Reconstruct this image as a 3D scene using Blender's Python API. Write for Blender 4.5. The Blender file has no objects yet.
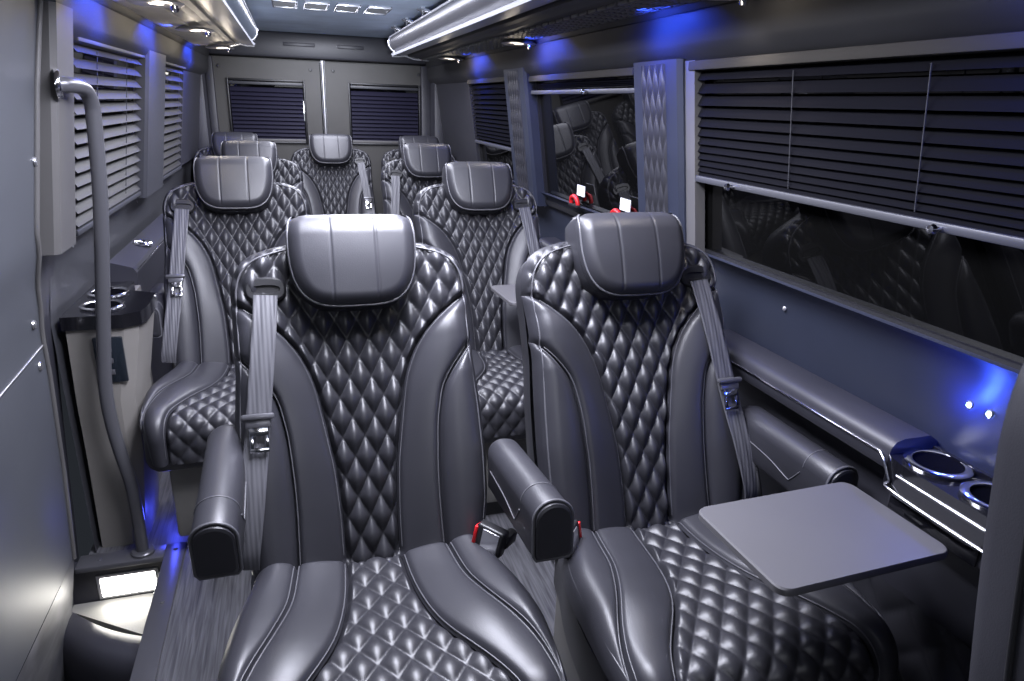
import bpy, bmesh, math, random
import numpy as np
from mathutils import Vector, Matrix
random.seed(7)
C = bpy.context.scene.collection
PI = math.pi
def R(a): return math.radians(a)

# ------------------------------------------------------------------ materials
def mat(name, col, rough=.5, metal=0., bump=0., bscale=400., coat=0., emit=None, estr=0., spec=.5, var=0., bdist=.002, vscale=6.):
    m = bpy.data.materials.new(name); m.use_nodes = True
    nt = m.node_tree; b = nt.nodes['Principled BSDF']
    b.inputs['Base Color'].default_value = (*col, 1)
    b.inputs['Roughness'].default_value = rough
    b.inputs['Metallic'].default_value = metal
    b.inputs['Specular IOR Level'].default_value = spec
    b.inputs['Coat Weight'].default_value = coat
    b.inputs['Coat Roughness'].default_value = .15
    if emit:
        b.inputs['Emission Color'].default_value = (*emit, 1); b.inputs['Emission Strength'].default_value = estr
    tc = nt.nodes.new('ShaderNodeTexCoord')
    if bump:
        n = nt.nodes.new('ShaderNodeTexNoise'); n.inputs['Scale'].default_value = bscale; n.inputs['Detail'].default_value = 3
        bp = nt.nodes.new('ShaderNodeBump'); bp.inputs['Strength'].default_value = bump; bp.inputs['Distance'].default_value = bdist
        nt.links.new(tc.outputs['Object'], n.inputs['Vector']); nt.links.new(n.outputs['Fac'], bp.inputs['Height']); nt.links.new(bp.outputs['Normal'], b.inputs['Normal'])
    if var:
        n2 = nt.nodes.new('ShaderNodeTexNoise'); n2.inputs['Scale'].default_value = vscale; n2.inputs['Detail'].default_value = 4
        r = nt.nodes.new('ShaderNodeValToRGB')
        r.color_ramp.elements[0].color = (*[c*(1-var) for c in col], 1); r.color_ramp.elements[1].color = (*[min(1, c*(1+var)) for c in col], 1)
        r.color_ramp.elements[0].position = .3; r.color_ramp.elements[1].position = .7
        nt.links.new(tc.outputs['Object'], n2.inputs['Vector']); nt.links.new(n2.outputs['Fac'], r.inputs['Fac']); nt.links.new(r.outputs['Color'], b.inputs['Base Color'])
    return m

M = {}
M['leather'] = mat('black_leather', (.025, .025, .030), .40, bump=.25, bscale=520, var=.12, bdist=.0012)
M['leather_soft'] = mat('black_leather_smooth', (.026, .026, .032), .42, bump=.2, bscale=520, var=.12, bdist=.001)
M['piping'] = mat('leather_piping', (.085, .085, .095), .40)
M['shell'] = mat('seat_side_leather', (.022, .022, .027), .45, bump=.15, bscale=500, bdist=.001)
M['plinth'] = mat('pedestal_grey', (.17, .165, .155), .45, var=.08)
M['dark'] = mat('dark_plastic', (.012, .012, .014), .4)
M['black_gloss'] = mat('gloss_black', (.006, .006, .008), .10, coat=.6)
M['panel'] = mat('interior_vinyl_grey', (.044, .045, .052), .45, bump=.12, bscale=700, var=.10, bdist=.001, vscale=3)
M['panel_dark'] = mat('interior_vinyl_dark', (.028, .028, .036), .45, bump=.12, bscale=700, var=.1, bdist=.001)
M['panel_blue'] = mat('interior_slate_vinyl', (.020, .024, .040), .42, bump=.1, bscale=700, var=.08, bdist=.001)
M['cove'] = mat('cove_vinyl', (.026, .026, .028), .5, spec=.3, bump=.1, bscale=700, var=.1, bdist=.001)
M['cabinet'] = mat('cabinet_taupe', (.19, .18, .168), .45, var=.06)
M['door_panel'] = mat('door_panel_grey', (.062, .066, .077), .5, bump=.1, bscale=600, var=.10, bdist=.001, vscale=2)
M['pillar'] = mat('pillar_taupe', (.095, .092, .092), .5, bump=.1, bscale=500, var=.06, bdist=.001)
M['rear'] = mat('rear_door_grey', (.056, .054, .051), .55, bump=.15, bscale=300, var=.1, bdist=.001)
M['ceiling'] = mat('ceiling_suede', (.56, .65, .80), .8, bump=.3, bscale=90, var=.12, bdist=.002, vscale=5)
M['steel'] = mat('dark_steel', (.10, .10, .112), .30, metal=.35)
M['rack'] = mat('rack_satin_grey', (.085, .085, .095), .40, metal=.3, var=.05)
M['rackblue'] = mat('rack_blue_grey', (.05, .065, .09), .35)
M['void'] = mat('cup_well_shade', (.003, .003, .004), .9, spec=0.)  # matte black paints the shade inside the deep cup wells
M['rail'] = mat('rail_dark', (.05, .047, .043), .9, spec=.0)
M['cord'] = mat('cord_dark', (.03, .03, .034), .6)
M['ribs'] = mat('duct_rib_grey', (.10, .10, .098), .45)
M['rackhighlight'] = mat('rack_edge_highlight', (.42, .43, .47), .35)  # pale colour paints the highlight lines along the rack edges
M['rackedge'] = mat('rack_silver_edge', (.62, .63, .68), .25, metal=.7)
M['under'] = mat('rack_underside', (.48, .45, .41), .5, var=.1)
M['duct'] = mat('ribbed_duct_grey', (.05, .05, .05), .5)
M['chrome'] = mat('chrome', (.8, .8, .84), .12, metal=1)
M['silver'] = mat('brushed_silver', (.55, .55, .58), .3, metal=.9)
M['slat_l'] = mat('blind_slat_taupe', (.036, .035, .035), .55, spec=.2, var=.05)
M['slat_d'] = mat('blind_slat_black', (.007, .007, .009), 1., spec=.0)
M['slat_p'] = mat('blind_slat_plum', (.016, .015, .030), .55, spec=.15)
M['table'] = mat('tray_charcoal', (.085, .083, .090), .55, bump=.05, bscale=900, var=.03, bdist=.0005)
M['red'] = mat('red_plastic', (.55, .01, .015), .4)
M['white'] = mat('white_label', (.82, .82, .82), .5)
M['stepglow'] = mat('step_lamp_lens', (1, 1, 1), .4, emit=(1, .97, .90), estr=10)
M['warm'] = mat('lamp_lens_warm', (1, 1, 1), .4, emit=(1, .86, .68), estr=3.5)
M['blue'] = mat('led_blue', (.3, .4, 1), .3, emit=(.22, .35, 1), estr=75)
M['tread'] = mat('step_tread_grey', (.22, .215, .20), .45, bump=.15, bscale=300, var=.06)
M['display'] = mat('charging_panel_glass', (.012, .016, .022), .12, coat=.4)

def glass_mat():
    m = bpy.data.materials.new('tinted_glass'); m.use_nodes = True
    b = m.node_tree.nodes['Principled BSDF']
    b.inputs['Base Color'].default_value = (.003, .003, .003, 1); b.inputs['Roughness'].default_value = .02
    b.inputs['IOR'].default_value = 1.45
    return m
M['glass'] = glass_mat()

def webbing_mat():
    m = bpy.data.materials.new('belt_webbing'); m.use_nodes = True; nt = m.node_tree; b = nt.nodes['Principled BSDF']
    b.inputs['Base Color'].default_value = (.075, .075, .086, 1); b.inputs['Roughness'].default_value = .55
    tc = nt.nodes.new('ShaderNodeTexCoord'); w = nt.nodes.new('ShaderNodeTexWave'); w.wave_type = 'BANDS'; w.bands_direction = 'X'
    w.inputs['Scale'].default_value = 36; w.inputs['Distortion'].default_value = 0
    bp = nt.nodes.new('ShaderNodeBump'); bp.inputs['Strength'].default_value = .3; bp.inputs['Distance'].default_value = .002
    nt.links.new(tc.outputs['Object'], w.inputs['Vector']); nt.links.new(w.outputs['Fac'], bp.inputs['Height']); nt.links.new(bp.outputs['Normal'], b.inputs['Normal'])
    return m
M['web'] = webbing_mat()

def wood_mat():
    m = bpy.data.materials.new('grey_wood_floor'); m.use_nodes = True; nt = m.node_tree; b = nt.nodes['Principled BSDF']
    b.inputs['Roughness'].default_value = .42
    tc = nt.nodes.new('ShaderNodeTexCoord'); mp = nt.nodes.new('ShaderNodeMapping'); mp.inputs['Scale'].default_value = (55, 2.6, 1)
    n = nt.nodes.new('ShaderNodeTexNoise'); n.inputs['Scale'].default_value = 2.2; n.inputs['Detail'].default_value = 6; n.inputs['Distortion'].default_value = .6
    r = nt.nodes.new('ShaderNodeValToRGB'); r.color_ramp.elements[0].position = .3; r.color_ramp.elements[1].position = .72
    r.color_ramp.elements[0].color = (.036, .036, .042, 1); r.color_ramp.elements[1].color = (.14, .14, .152, 1)
    nt.links.new(tc.outputs['Object'], mp.inputs['Vector']); nt.links.new(mp.outputs['Vector'], n.inputs['Vector'])
    nt.links.new(n.outputs['Fac'], r.inputs['Fac']); nt.links.new(r.outputs['Color'], b.inputs['Base Color'])
    return m
M['wood'] = wood_mat()

# ------------------------------------------------------------------ helpers
def link(name, verts, faces, m, parent=None, smooth=40):
    me = bpy.data.meshes.new(name); me.from_pydata([tuple(map(float, v)) for v in verts], [], faces); me.update()
    o = bpy.data.objects.new(name, me); C.objects.link(o); o.parent = parent
    me.materials.append(m)
    if smooth:
        me.shade_smooth()
        if smooth < 180: me.set_sharp_from_angle(angle=R(smooth))
    return o
def tag(o, label=None, cat=None, group=None, kind=None):
    for k, v in (('label', label), ('category', cat), ('group', group), ('kind', kind)):
        if v: o[k] = v
    return o
def empty(name, loc=(0, 0, 0), label=None, cat=None, group=None, kind=None):
    o = bpy.data.objects.new(name, None); C.objects.link(o); o.location = loc; o.empty_display_size = .05
    return tag(o, label, cat, group, kind)
class MB:
    def __init__(s): s.v = []; s.f = []
    def add(s, v, f):
        b = len(s.v); s.v += list(v); s.f += [tuple(b+i for i in q) for q in f]; return s
    def box(s, x0, x1, y0, y1, z0, z1, r=0., seg=2):
        bm = bmesh.new(); bmesh.ops.create_cube(bm, size=1)
        for v in bm.verts: v.co = Vector(((x0+x1)/2+v.co.x*(x1-x0), (y0+y1)/2+v.co.y*(y1-y0), (z0+z1)/2+v.co.z*(z1-z0)))
        if r: bmesh.ops.bevel(bm, geom=bm.edges[:], offset=min(r, .49*min(abs(x1-x0), abs(y1-y0), abs(z1-z0))), segments=seg, profile=.5, affect='EDGES')
        bm.verts.index_update(); bmesh.ops.recalc_face_normals(bm, faces=bm.faces)
        s.add([v.co.copy() for v in bm.verts], [[v.index for v in f.verts] for f in bm.faces]); bm.free(); return s
    def prism(s, poly, f3, a0, a1, cap=True):
        # poly: closed 2D loop, f3(p, a) -> 3D
        n = len(poly); v = [f3(p, a0) for p in poly]+[f3(p, a1) for p in poly]
        f = [(i, (i+1) % n, n+(i+1) % n, n+i) for i in range(n)]
        if cap: f += [tuple(range(n))[::-1], tuple(range(n, 2*n))]
        return s.add(v, f)
    def grid(s, rows, closed=False):
        n = len(rows[0]); v = [p for r in rows for p in r]; f = []
        for i in range(len(rows)-1):
            for j in range(n if closed else n-1):
                f.append((i*n+j, i*n+(j+1) % n, (i+1)*n+(j+1) % n, (i+1)*n+j))
        return s.add(v, f)
    def tube(s, pts, r, n=8, closed=False, cap=True):
        pts = [Vector(p) for p in pts]; rows = []; up = None; L = len(pts)
        for i, p in enumerate(pts):
            a = pts[(i-1) % L] if (closed or i > 0) else p; b = pts[(i+1) % L] if (closed or i < L-1) else p
            t = (b-a).normalized()
            if up is None:
                up = Vector((0, 0, 1)) if abs(t.z) < .9 else Vector((1, 0, 0))
            x = (up-t*up.dot(t)).normalized(); up = x; y = t.cross(x)
            rows.append([p+(x*math.cos(2*PI*k/n)+y*math.sin(2*PI*k/n))*r for k in range(n)])
        if closed: rows.append(rows[0])
        s.grid(rows, True)
        if cap and not closed:
            b = len(s.v)
            s.add(rows[0], [tuple(range(n))[::-1]]); s.add(rows[-1], [tuple(range(n))])
        return s
    def lathe(s, prof, c, n=28, axis=(0, 0, 1)):
        q = Vector((0, 0, 1)).rotation_difference(Vector(axis)); c = Vector(c)
        rows = [[c+q @ Vector((r*math.cos(2*PI*k/n), r*math.sin(2*PI*k/n), h)) for k in range(n)] for r, h in prof]
        return s.grid(rows, True)
    def build(s, name, m, parent=None, smooth=40):
        return link(name, s.v, s.f, m, parent, smooth)
def spline(pts, n=10, closed=False):
    pts = [Vector(p) for p in pts]; out = []; L = len(pts)
    for i in range(L if closed else L-1):
        if closed: p0, p1, p2, p3 = pts[i-1], pts[i], pts[(i+1) % L], pts[(i+2) % L]
        else: p0, p1, p2, p3 = pts[max(i-1, 0)], pts[i], pts[i+1], pts[min(i+2, L-1)]
        for k in range(n):
            t = k/n
            out.append(.5*((2*p1)+(p2-p0)*t+(2*p0-5*p1+4*p2-p3)*t*t+(3*p1-p0-3*p2+p3)*t**3))
    if not closed: out.append(pts[-1])
    return out
def sm_interp(xs, ys, w=.03):
    X = np.linspace(xs[0], xs[-1], 600); Y = np.interp(X, xs, ys)
    k = max(1, int(w/(X[1]-X[0])))
    for _ in range(2):
        P = np.concatenate([2*Y[0]-Y[1:k+1][::-1], Y, 2*Y[-1]-Y[-k-1:-1][::-1]])
        Y = np.convolve(P, np.ones(2*k+1)/(2*k+1), 'valid')
    return lambda t: np.interp(t, X, Y)
def poly_dist(px, py, pl):
    d = np.full(px.shape, 1e9)
    for (x0, y0), (x1, y1) in zip(pl[:-1], pl[1:]):
        dx, dy = x1-x0, y1-y0; L = dx*dx+dy*dy+1e-12
        t = np.clip(((px-x0)*dx+(py-y0)*dy)/L, 0, 1)
        d = np.minimum(d, np.hypot(px-x0-t*dx, py-y0-t*dy))
    return d
def sstep(a, b, x):
    t = np.clip((x-a)/(b-a), 0, 1); return t*t*(3-2*t)
def arr_grid(mb, P):
    n, m, _ = P.shape
    mb.grid([[tuple(p) for p in row] for row in P])
def quilt(s, t, w=.046, h=.084):
    a = s/w+t/h; b = s/w-t/h
    f = np.abs(np.sin(PI*a)*np.sin(PI*b))
    return f**.64

# ------------------------------------------------------------------ seat geometry (metres, origin on the floor under the seat/back joint)
TH = R(24); ZJ = .47
sn, cs = math.sin(TH), math.cos(TH)
def BP(s, t, d): return np.stack([s+0*t, t*sn-d*cs, ZJ+t*cs+d*sn], -1)
def bp(s, t, d): return (s, t*sn-d*cs, ZJ+t*cs+d*sn)
T_TOP = .680
so_f = sm_interp([0, .1, .2, .3, .4, .5, .54, .585, .618, .642, .657, .668, .680], [.243, .258, .260, .257, .250, .251, .253, .253, .245, .228, .209, .18, .13], .010)
sq_raw = sm_interp([0, .09, .19, .28, .37, .43, .475, .505, .535, .56], [.056, .057, .063, .078, .094, .118, .150, .183, .222, .262], .02)
si_raw = sm_interp([0, .1, .17, .27, .35, .40, .44, .46], [.152, .150, .151, .158, .174, .208, .245, .27], .02)
TQ = .552   # quilt reaches outline
TI = .442   # outer seam reaches outline
tt = np.linspace(0, T_TOP, 120)
OUT = [(-float(so_f(t)), float(t)) for t in tt]+[(float(so_f(t)), float(t)) for t in tt[::-1]]
def sq_f(t): return np.where(t >= TQ, so_f(t), np.minimum(sq_raw(np.minimum(t, .56)), so_f(t)))
def si_f(t): return np.where(t >= TI, so_f(t), np.minimum(si_raw(np.minimum(t, .46)), so_f(t)))
QB = [(float(sq_f(np.array(t))), float(t)) for t in np.linspace(0, TQ, 60)]
IB = [(float(si_f(np.array(t))), float(t)) for t in np.linspace(0, TI, 60)]
def back_d(s, t):
    a = np.abs(s)
    base = .030*sstep(.07, .20, a)*(1-sstep(.46, .60, t)) + .018*sstep(.10, .2, a)*sstep(.5, .6, t) + .012*np.sin(PI*np.clip(t/.5, 0, 1))
    do = poly_dist(a, t, [(0, T_TOP)]+[(x, y) for x, y in OUT if x >= 0])
    Re = .043; e = np.clip(1-do/Re, 0, 1)
    base = base-Re*(1-np.sqrt(np.clip(1-e*e, 0, 1)))
    dq = poly_dist(a, t, QB); di = poly_dist(a, t, IB)
    base = base-.010*np.exp(-(dq/.007)**2)-.010*np.exp(-(di/.007)**2)
    return base, dq, di, do

def make_seat_meshes():
    S = {}
    # ---- backrest quilt
    t = np.linspace(-.04, T_TOP, 200)[:, None]; u = np.linspace(-1, 1, 131)[None, :]
    s = u*sq_f(t); T = t+0*u
    d, dq, di, do = back_d(s, T)
    d = d+.0150*quilt(s, T)*np.clip(np.minimum(dq, do)/.012+.15, 0, 1)-.006
    mb = MB(); arr_grid(mb, BP(s, T, d)); S['back_quilt'] = mb
    # ---- inner bands and outer bolsters
    for key, lo, hi, t1, nu in (('band', sq_f, si_f, TQ, 36), ('bolster', si_f, so_f, TI, 28)):
        for sgn in (-1, 1):
            t = np.linspace(-.04, t1, 136)[:, None]; u = np.linspace(0, 1, nu)[None, :]
            if sgn < 0: u = u[:, ::-1]
            a = lo(t)*(1-u)+hi(t)*u; T = t+0*u
            d, dq, di, do = back_d(a, T)
            w = hi(t)-lo(t)
            d = d+.012*np.sin(PI*np.clip(u, 0, 1))**.6*np.clip(w/.06, 0, 1)
            mb = MB(); arr_grid(mb, BP(sgn*a, T, d)); S['%s%d' % (key, sgn)] = mb
    # ---- backrest body
    OUTc = [(x, y) for x, y in OUT]
    mb = MB(); rows = []
    for d, k in ((-.115, .90), (-.105, .96), (-.085, .985), (-.05, .988), (-.036, .985)):
        rows.append([bp(x*k, .33+(y-.33)*(k if y > .33 else 1), d) for x, y in OUTc])
    mb.grid(rows, True); n = len(OUTc); mb.add(rows[0], [tuple(range(n))]); S['back_shell'] = mb
    # ---- piping
    pm = MB()
    for sgn in (-1, 1):
        for B, tend in ((QB, TQ), (IB, TI)):
            a = np.array([p[0] for p in B]); T = np.array([p[1] for p in B]); d = back_d(a, T)[0]
            for off in ((.005,) if B is QB else (-.004, .006)):
                pm.tube([bp(sgn*(x+off), y, dd+.0075) for x, y, dd in zip(a[1:-2], T[1:-2], d[1:-2])], .0016, 5)
    pr = [(x*.945, .05+(y-.05)*.972) for x, y in OUT if y > .0]
    a = np.array([p[0] for p in pr]); T = np.array([p[1] for p in pr]); d = back_d(a, T)[0]
    pm.tube([bp(x, y, dd+.006) for x, y, dd in zip(a, T, d)], .0024, 5)
    S['back_piping'] = pm
    # ---- headrest
    hp = [(0, .540), (.05, .5415), (.083, .550), (.107, .569), (.123, .60), (.131, .640), (.133, .685), (.131, .718), (.127, .733), (.119, .742)]
    hs = [tuple(p)[:2] for p in spline([(x, y, 0) for x, y in hp], 6)]
    HO = [(-x, y) for x, y in hs[::-1]]+hs[1:]
    ht = np.array([p[1] for p in hs]); hx = np.array([p[0] for p in hs])
    T0, T1 = .540, .742
    t = (T0+(T1-T0)*np.linspace(0, 1, 70)**1.0)[:, None]; u = np.sin(np.linspace(-PI/2, PI/2, 161))[None, :]
    w = np.interp(t, ht, hx); w[0] = .012
    s = u*w; T = t+0*u
    ds = poly_dist(np.abs(s), T, hs)
    e = np.clip(1-ds/.030, 0, 1); d = .040+.036*np.sqrt(np.clip(1-e*e, 0, 1))
    d = d+.010*(1-(s/.136)**2)-.0020*np.exp(-((np.abs(s)-.046)/.0022)**2)
    tp = np.clip((T-.690)/(T1-.690), 0, 1)             # the top rolls back
    d = d-.050*(1-np.sqrt(np.clip(1-tp*tp, 0, 1)))
    d = d+.006*np.sin(PI*np.clip((T-T0)/.19, 0, 1))
    mb = MB(); arr_grid(mb, BP(s, T, d))
    S['head_front'] = mb
    mb = MB(); HO2 = HO; rows = []
    for d0, k in ((-.045, .90), (-.035, .97), (-.005, 1.0), (.03, 1.003), (.044, .995)):
        rows.append([bp(x*k, .64+(y-.64)*k - (.004 if y > .73 else 0), d0) for x, y in HO2])
    mb.grid(rows, True)
    # top strip joining
    mb.add(rows[0], [tuple(range(len(HO2)))]); S['head_back'] = mb
    pm = MB()
    pl = [(x*.975, .64+(y-.64)*.975) for x, y in HO if y < .741]
    a = np.array([p[0] for p in pl]); T = np.array([p[1] for p in pl])
    dd = poly_dist(np.abs(a), T, hs); e = np.clip(1-dd/.030, 0, 1); d = .040+.036*np.sqrt(1-e*e)+.010*(1-(a/.136)**2)+.004
    tp = np.clip((T-.690)/(T1-.690), 0, 1); d = d-.050*(1-np.sqrt(np.clip(1-tp*tp, 0, 1)))
    pm.tube([bp(x, y, q) for x, y, q in zip(a, T, d)], .0028, 6); S['head_piping'] = pm
    # ---- cushion: arc-length w from the joint to the nose
    LF, RN = .415, .075; LA = RN*PI/2; LT = LF+LA+.075
    def cp(w):
        ztop = ZJ+.012+.022*sstep(.05, .33, w)
        flat = w < LF; arc = (~flat) & (w < LF+LA)
        th = np.clip((w-LF)/RN, 0, PI/2)
        y = np.where(flat, -w, -(LF+RN*np.sin(th))); z = np.where(flat, ztop, ztop-RN*(1-np.cos(th))); z = z-np.where(w > LF+LA, w-LF-LA, 0)
        ny = np.where(flat, 0, -np.sin(th)); nz = np.where(flat, 1, np.cos(th))
        return y, z, ny, nz
    def CP(s, w, d):
        y, z, ny, nz = cp(w); return np.stack([s+0*w, y+d*ny, z+d*nz], -1)
    cso = sm_interp([0, .05, .15, .24, .30, .38, .45, .50, LT], [.236, .243, .270, .281, .284, .282, .274, .262, .255], .03)
    csq = sm_interp([0, .06, .14, .22, .28, .33, .38, .43, .48, LT], [.056, .058, .064, .078, .098, .128, .163, .187, .197, .20], .03)
    csi = sm_interp([0, .15, .245, .30, .35, .40, .45, LT], [.152, .167, .200, .226, .246, .258, .262, .25], .03)
    def cush_d(a, w):
        do = cso(w)-a; Re = .05; e = np.clip(1-do/Re, 0, 1)
        b = .014*sstep(.08, .2, a)*(1-sstep(.25, .42, w))-Re*(1-np.sqrt(np.clip(1-e*e, 0, 1)))
        b = b-.010*np.exp(-((a-csq(w))/.007)**2)-.009*np.exp(-((a-csi(w))/.006)**2)
        b = b-.045*(1-sstep(0, .03, w))
        return b
    w = np.linspace(-.02, LT, 170)[:, None]; wc = np.clip(w, 0, LT)
    u = np.linspace(-1, 1, 121)[None, :]; s = u*csq(wc); W = w+0*u
    d = cush_d(np.abs(s), np.clip(W, 0, LT))+.0105*quilt(s, W, .056, .074)*np.clip((csq(wc)-np.abs(s))/.012+.15, 0, 1)*sstep(.0, .03, W)-.005
    mb = MB(); arr_grid(mb, CP(s, W, d)); S['cush_quilt'] = mb
    for key, lo, hi, nu in (('cband', csq, csi, 34), ('cbolster', csi, cso, 26)):
        for sgn in (-1, 1):
            u = np.linspace(0, 1, nu)[None, :]
            if sgn > 0: u = u[:, ::-1]
            a = lo(wc)*(1-u)+hi(wc)*u; d = cush_d(a, wc+0*u)+.013*np.sin(PI*u)**.6*np.clip((hi(wc)-lo(wc))/.06, 0, 1)
            mb = MB(); arr_grid(mb, CP(sgn*a, w+0*u, d)); S['%s%d' % (key, sgn)] = mb
    pm = MB(); ww = np.linspace(.02, LT-.02, 90)
    for sgn in (-1, 1):
        for fn, offs in ((csq, (.004,)), (csi, (-.005, .005))):
            for off in offs:
                a = fn(ww)+off; d = cush_d(a, ww)+.0055; P = CP(sgn*a, ww, d); pm.tube([tuple(p) for p in P], .0015, 5)
        a = cso(ww)-.012; d = cush_d(a, ww)+.004; P = CP(sgn*a, ww, d); pm.tube([tuple(p) for p in P], .0022, 5)
    S['cush_piping'] = pm
    ys = np.linspace(0, .484, 50); wy = np.interp(ys, [0, LF, LF+RN], [0, LF, LF+LA])
    poly = [(-float(cso(q))+.004, -float(y)) for y, q in zip(ys, wy)]+[(float(cso(q))-.004, -float(y)) for y, q in zip(ys[::-1], wy[::-1])]
    k = len(ys); poly2 = []
    for x, y in poly: poly2.append((x*(1-.10*max(0, (-y-.44)/.045)**2), y))
    mb = MB(); rows = []
    for z, kk in ((.325, .94), (.332, .985), (.35, 1.), (.425, 1.), (.448, .995)):
        rows.append([(x*kk, -.24+(y+.24)*kk if z < .4 or y > -.38 else y*.965, z) for x, y in poly2])
    mb.grid(rows, True); mb.add(rows[0], [tuple(range(len(poly2)))]); mb.add(rows[-1], [tuple(range(len(poly2)))[::-1]])
    S['cush_shell'] = mb
    return S
S = make_seat_meshes()

def arm_meshes():
    # local: x across, y from 0 (pivot) to -L (front), z up; rounded top
    L, w, h = .30, .037, .105
    prof = [(-w, -.055), (-w, .015)]+[(-w*math.cos(a), .015+.035*math.sin(a)) for a in np.linspace(.15, PI-.15, 14)]+[(w, .015), (w, -.055), (w*.85, -.064), (-w*.85, -.064)]
    body = MB(); rows = []
    for y, k in ((.03, .6), (.02, .85), (.0, 1), (-L*.3, 1), (-L*.8, 1), (-L+.006, 1), (-L, .96)):
        rows.append([(x*k, y, z*k-.0*(1-k)) for x, z in prof])
    body.grid(rows, True); n = len(prof); body.add(rows[0], [tuple(range(n))]); body.add(rows[-1], [tuple(range(n))[::-1]])
    cap = MB(); rows = [[(x*k, y, z*k) for x, z in prof] for y, k in ((-L+.002, .93), (-L-.006, .90), (-L-.008, .80))]
    cap.grid(rows, True); cap.add(rows[-1], [tuple(range(n))[::-1]])
    pip = MB(); pip.tube([(x*.985, -L+.001, z*.985) for x, z in prof], .0032, 6, closed=True)
    seam = [(-w-.0005, y, z) for y, z in ((-.02, -.012), (-.12, -.02), (-L*.62, -.034), (-L*.66, -.03), (-L*.74, .0))]
    pip.tube(spline(seam, 5), .0016, 5); pip.tube([(-x, y, z) for x, y, z in spline(seam, 5)], .0016, 5)
    pip.tube([(x*1.004, -L*.76, z*1.004) for x, z in prof[1:-3]], .0014, 5)
    return body, cap, pip
ARM = arm_meshes()

def tray_free(): pass

def ribbon(pts, wid, nrm, thick=.0018, cols=9):
    pts = [Vector(p) for p in pts]; mb = MB(); rows = []
    for i, p in enumerate(pts):
        t = (pts[min(i+1, len(pts)-1)]-pts[max(i-1, 0)]).normalized(); n = Vector(nrm[i] if isinstance(nrm, list) else nrm)
        x = t.cross(n).normalized()
        rows.append([p+x*wid*(k/(cols-1)-.5)+n*.0012*math.cos(PI*4*k/(cols-1)) for k in range(cols)]+[p+x*wid*((cols-1-k)/(cols-1)-.5)-n*thick for k in range(cols)])
    mb.grid(rows, True); return mb

def backsurf(s, t): return float(back_d(np.array([[abs(s)]]), np.array([[t]]))[0][0, 0])
def belt_meshes(sd):
    # sd -1: guide on the seat's -x shoulder ; webbing runs down the front of the backrest to the anchor
    D = {}
    path = [(.180, .560, .010), (.185, .50, .008), (.194, .42, .006), (.203, .34, .005), (.213, .26, .006), (.224, .17, .018), (.234, .10, .022), (.242, .05, .022), (.246, .02, .016)]
    pts = [bp(sd*s, t, max(backsurf(s+q, max(t, .01)) for q in (-.02, 0, .02) )+d+(.012 if t < .53 else .004)) for s, t, d in path]
    pts = spline(pts, 8); nrm = tuple(Vector((0, -cs, sn)))
    D['webbing'] = ribbon(pts, .047, nrm)
    # guide bezel: rounded oval ring with a slot, set in the shoulder
    mb = MB(); cx, ct = sd*.180, .573; d0 = backsurf(.180, .573)
    def oval(a, b, d, n=32, e=.8): return [bp(cx+a*math.copysign(abs(math.cos(q))**e, math.cos(q)), ct+b*math.copysign(abs(math.sin(q))**e, math.sin(q)), d0+d) for q in np.linspace(0, 2*PI, n, endpoint=False)]
    mb.grid([oval(.041, .026, -.004), oval(.041, .026, .005), oval(.037, .022, .009), oval(.029, .009, .009), oval(.028, .007, .004)], True)
    rr = oval(.028, .007, .004); mb.add(rr, [tuple(range(len(rr)))]); D['guide'] = mb
    # tongue: black grip bar + metal plate with a slot
    q = [bp(sd*s, t, 0) for s, t in ((.210, .285), (.210, .2))]
    d0 = backsurf(.20, .28)+.022
    g = MB()
    def bbox(mb, s0, s1, t0, t1, da, db, r=.003):
        m2 = MB().box(s0, s1, t0, t1, da, db, r); mb.add([bp(v[0], v[1], v[2]) for v in m2.v], m2.f)
    sc = sd*.207
    bbox(g, sc-.031, sc+.031, .308, .320, d0, d0+.014, .004); bbox(g, sc-.024, sc+.024, .292, .310, d0+.001, d0+.009)
    D['grip'] = g
    pl = MB()
    for (a, b, c, d) in ((-.018, .018, .276, .296), (-.018, -.010, .252, .278), (.010, .018, .252, .278), (-.018, .018, .244, .254)):
        bbox(pl, sc+a, sc+b, c, d, d0+.004, d0+.0075, .0012)
    D['plate'] = pl
    return D
BELT = {-1: belt_meshes(-1), 1: belt_meshes(1)}
def buckle_meshes():
    b = MB().box(-.030, .030, -.015, .013, -.03, .034, .006, 3)
    r = MB().box(-.022, .022, -.017, .009, .030, .0385, .003, 2)
    s = MB().box(-.024, .024, -.0175, -.0135, -.022, .018, .002)
    st = MB(); st.box(-.014, .014, .004, .05, -.034, -.014, .004)
    return b, r, s, st
BUC = buckle_meshes()

CACHE = {}
def inst(key, mb, name, m, parent, smooth=40):
    if key not in CACHE:
        o = mb.build(name, m, parent, smooth); CACHE[key] = o; return o
    o = CACHE[key].copy(); C.objects.link(o); o.name = name; o.parent = parent
    return o

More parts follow.
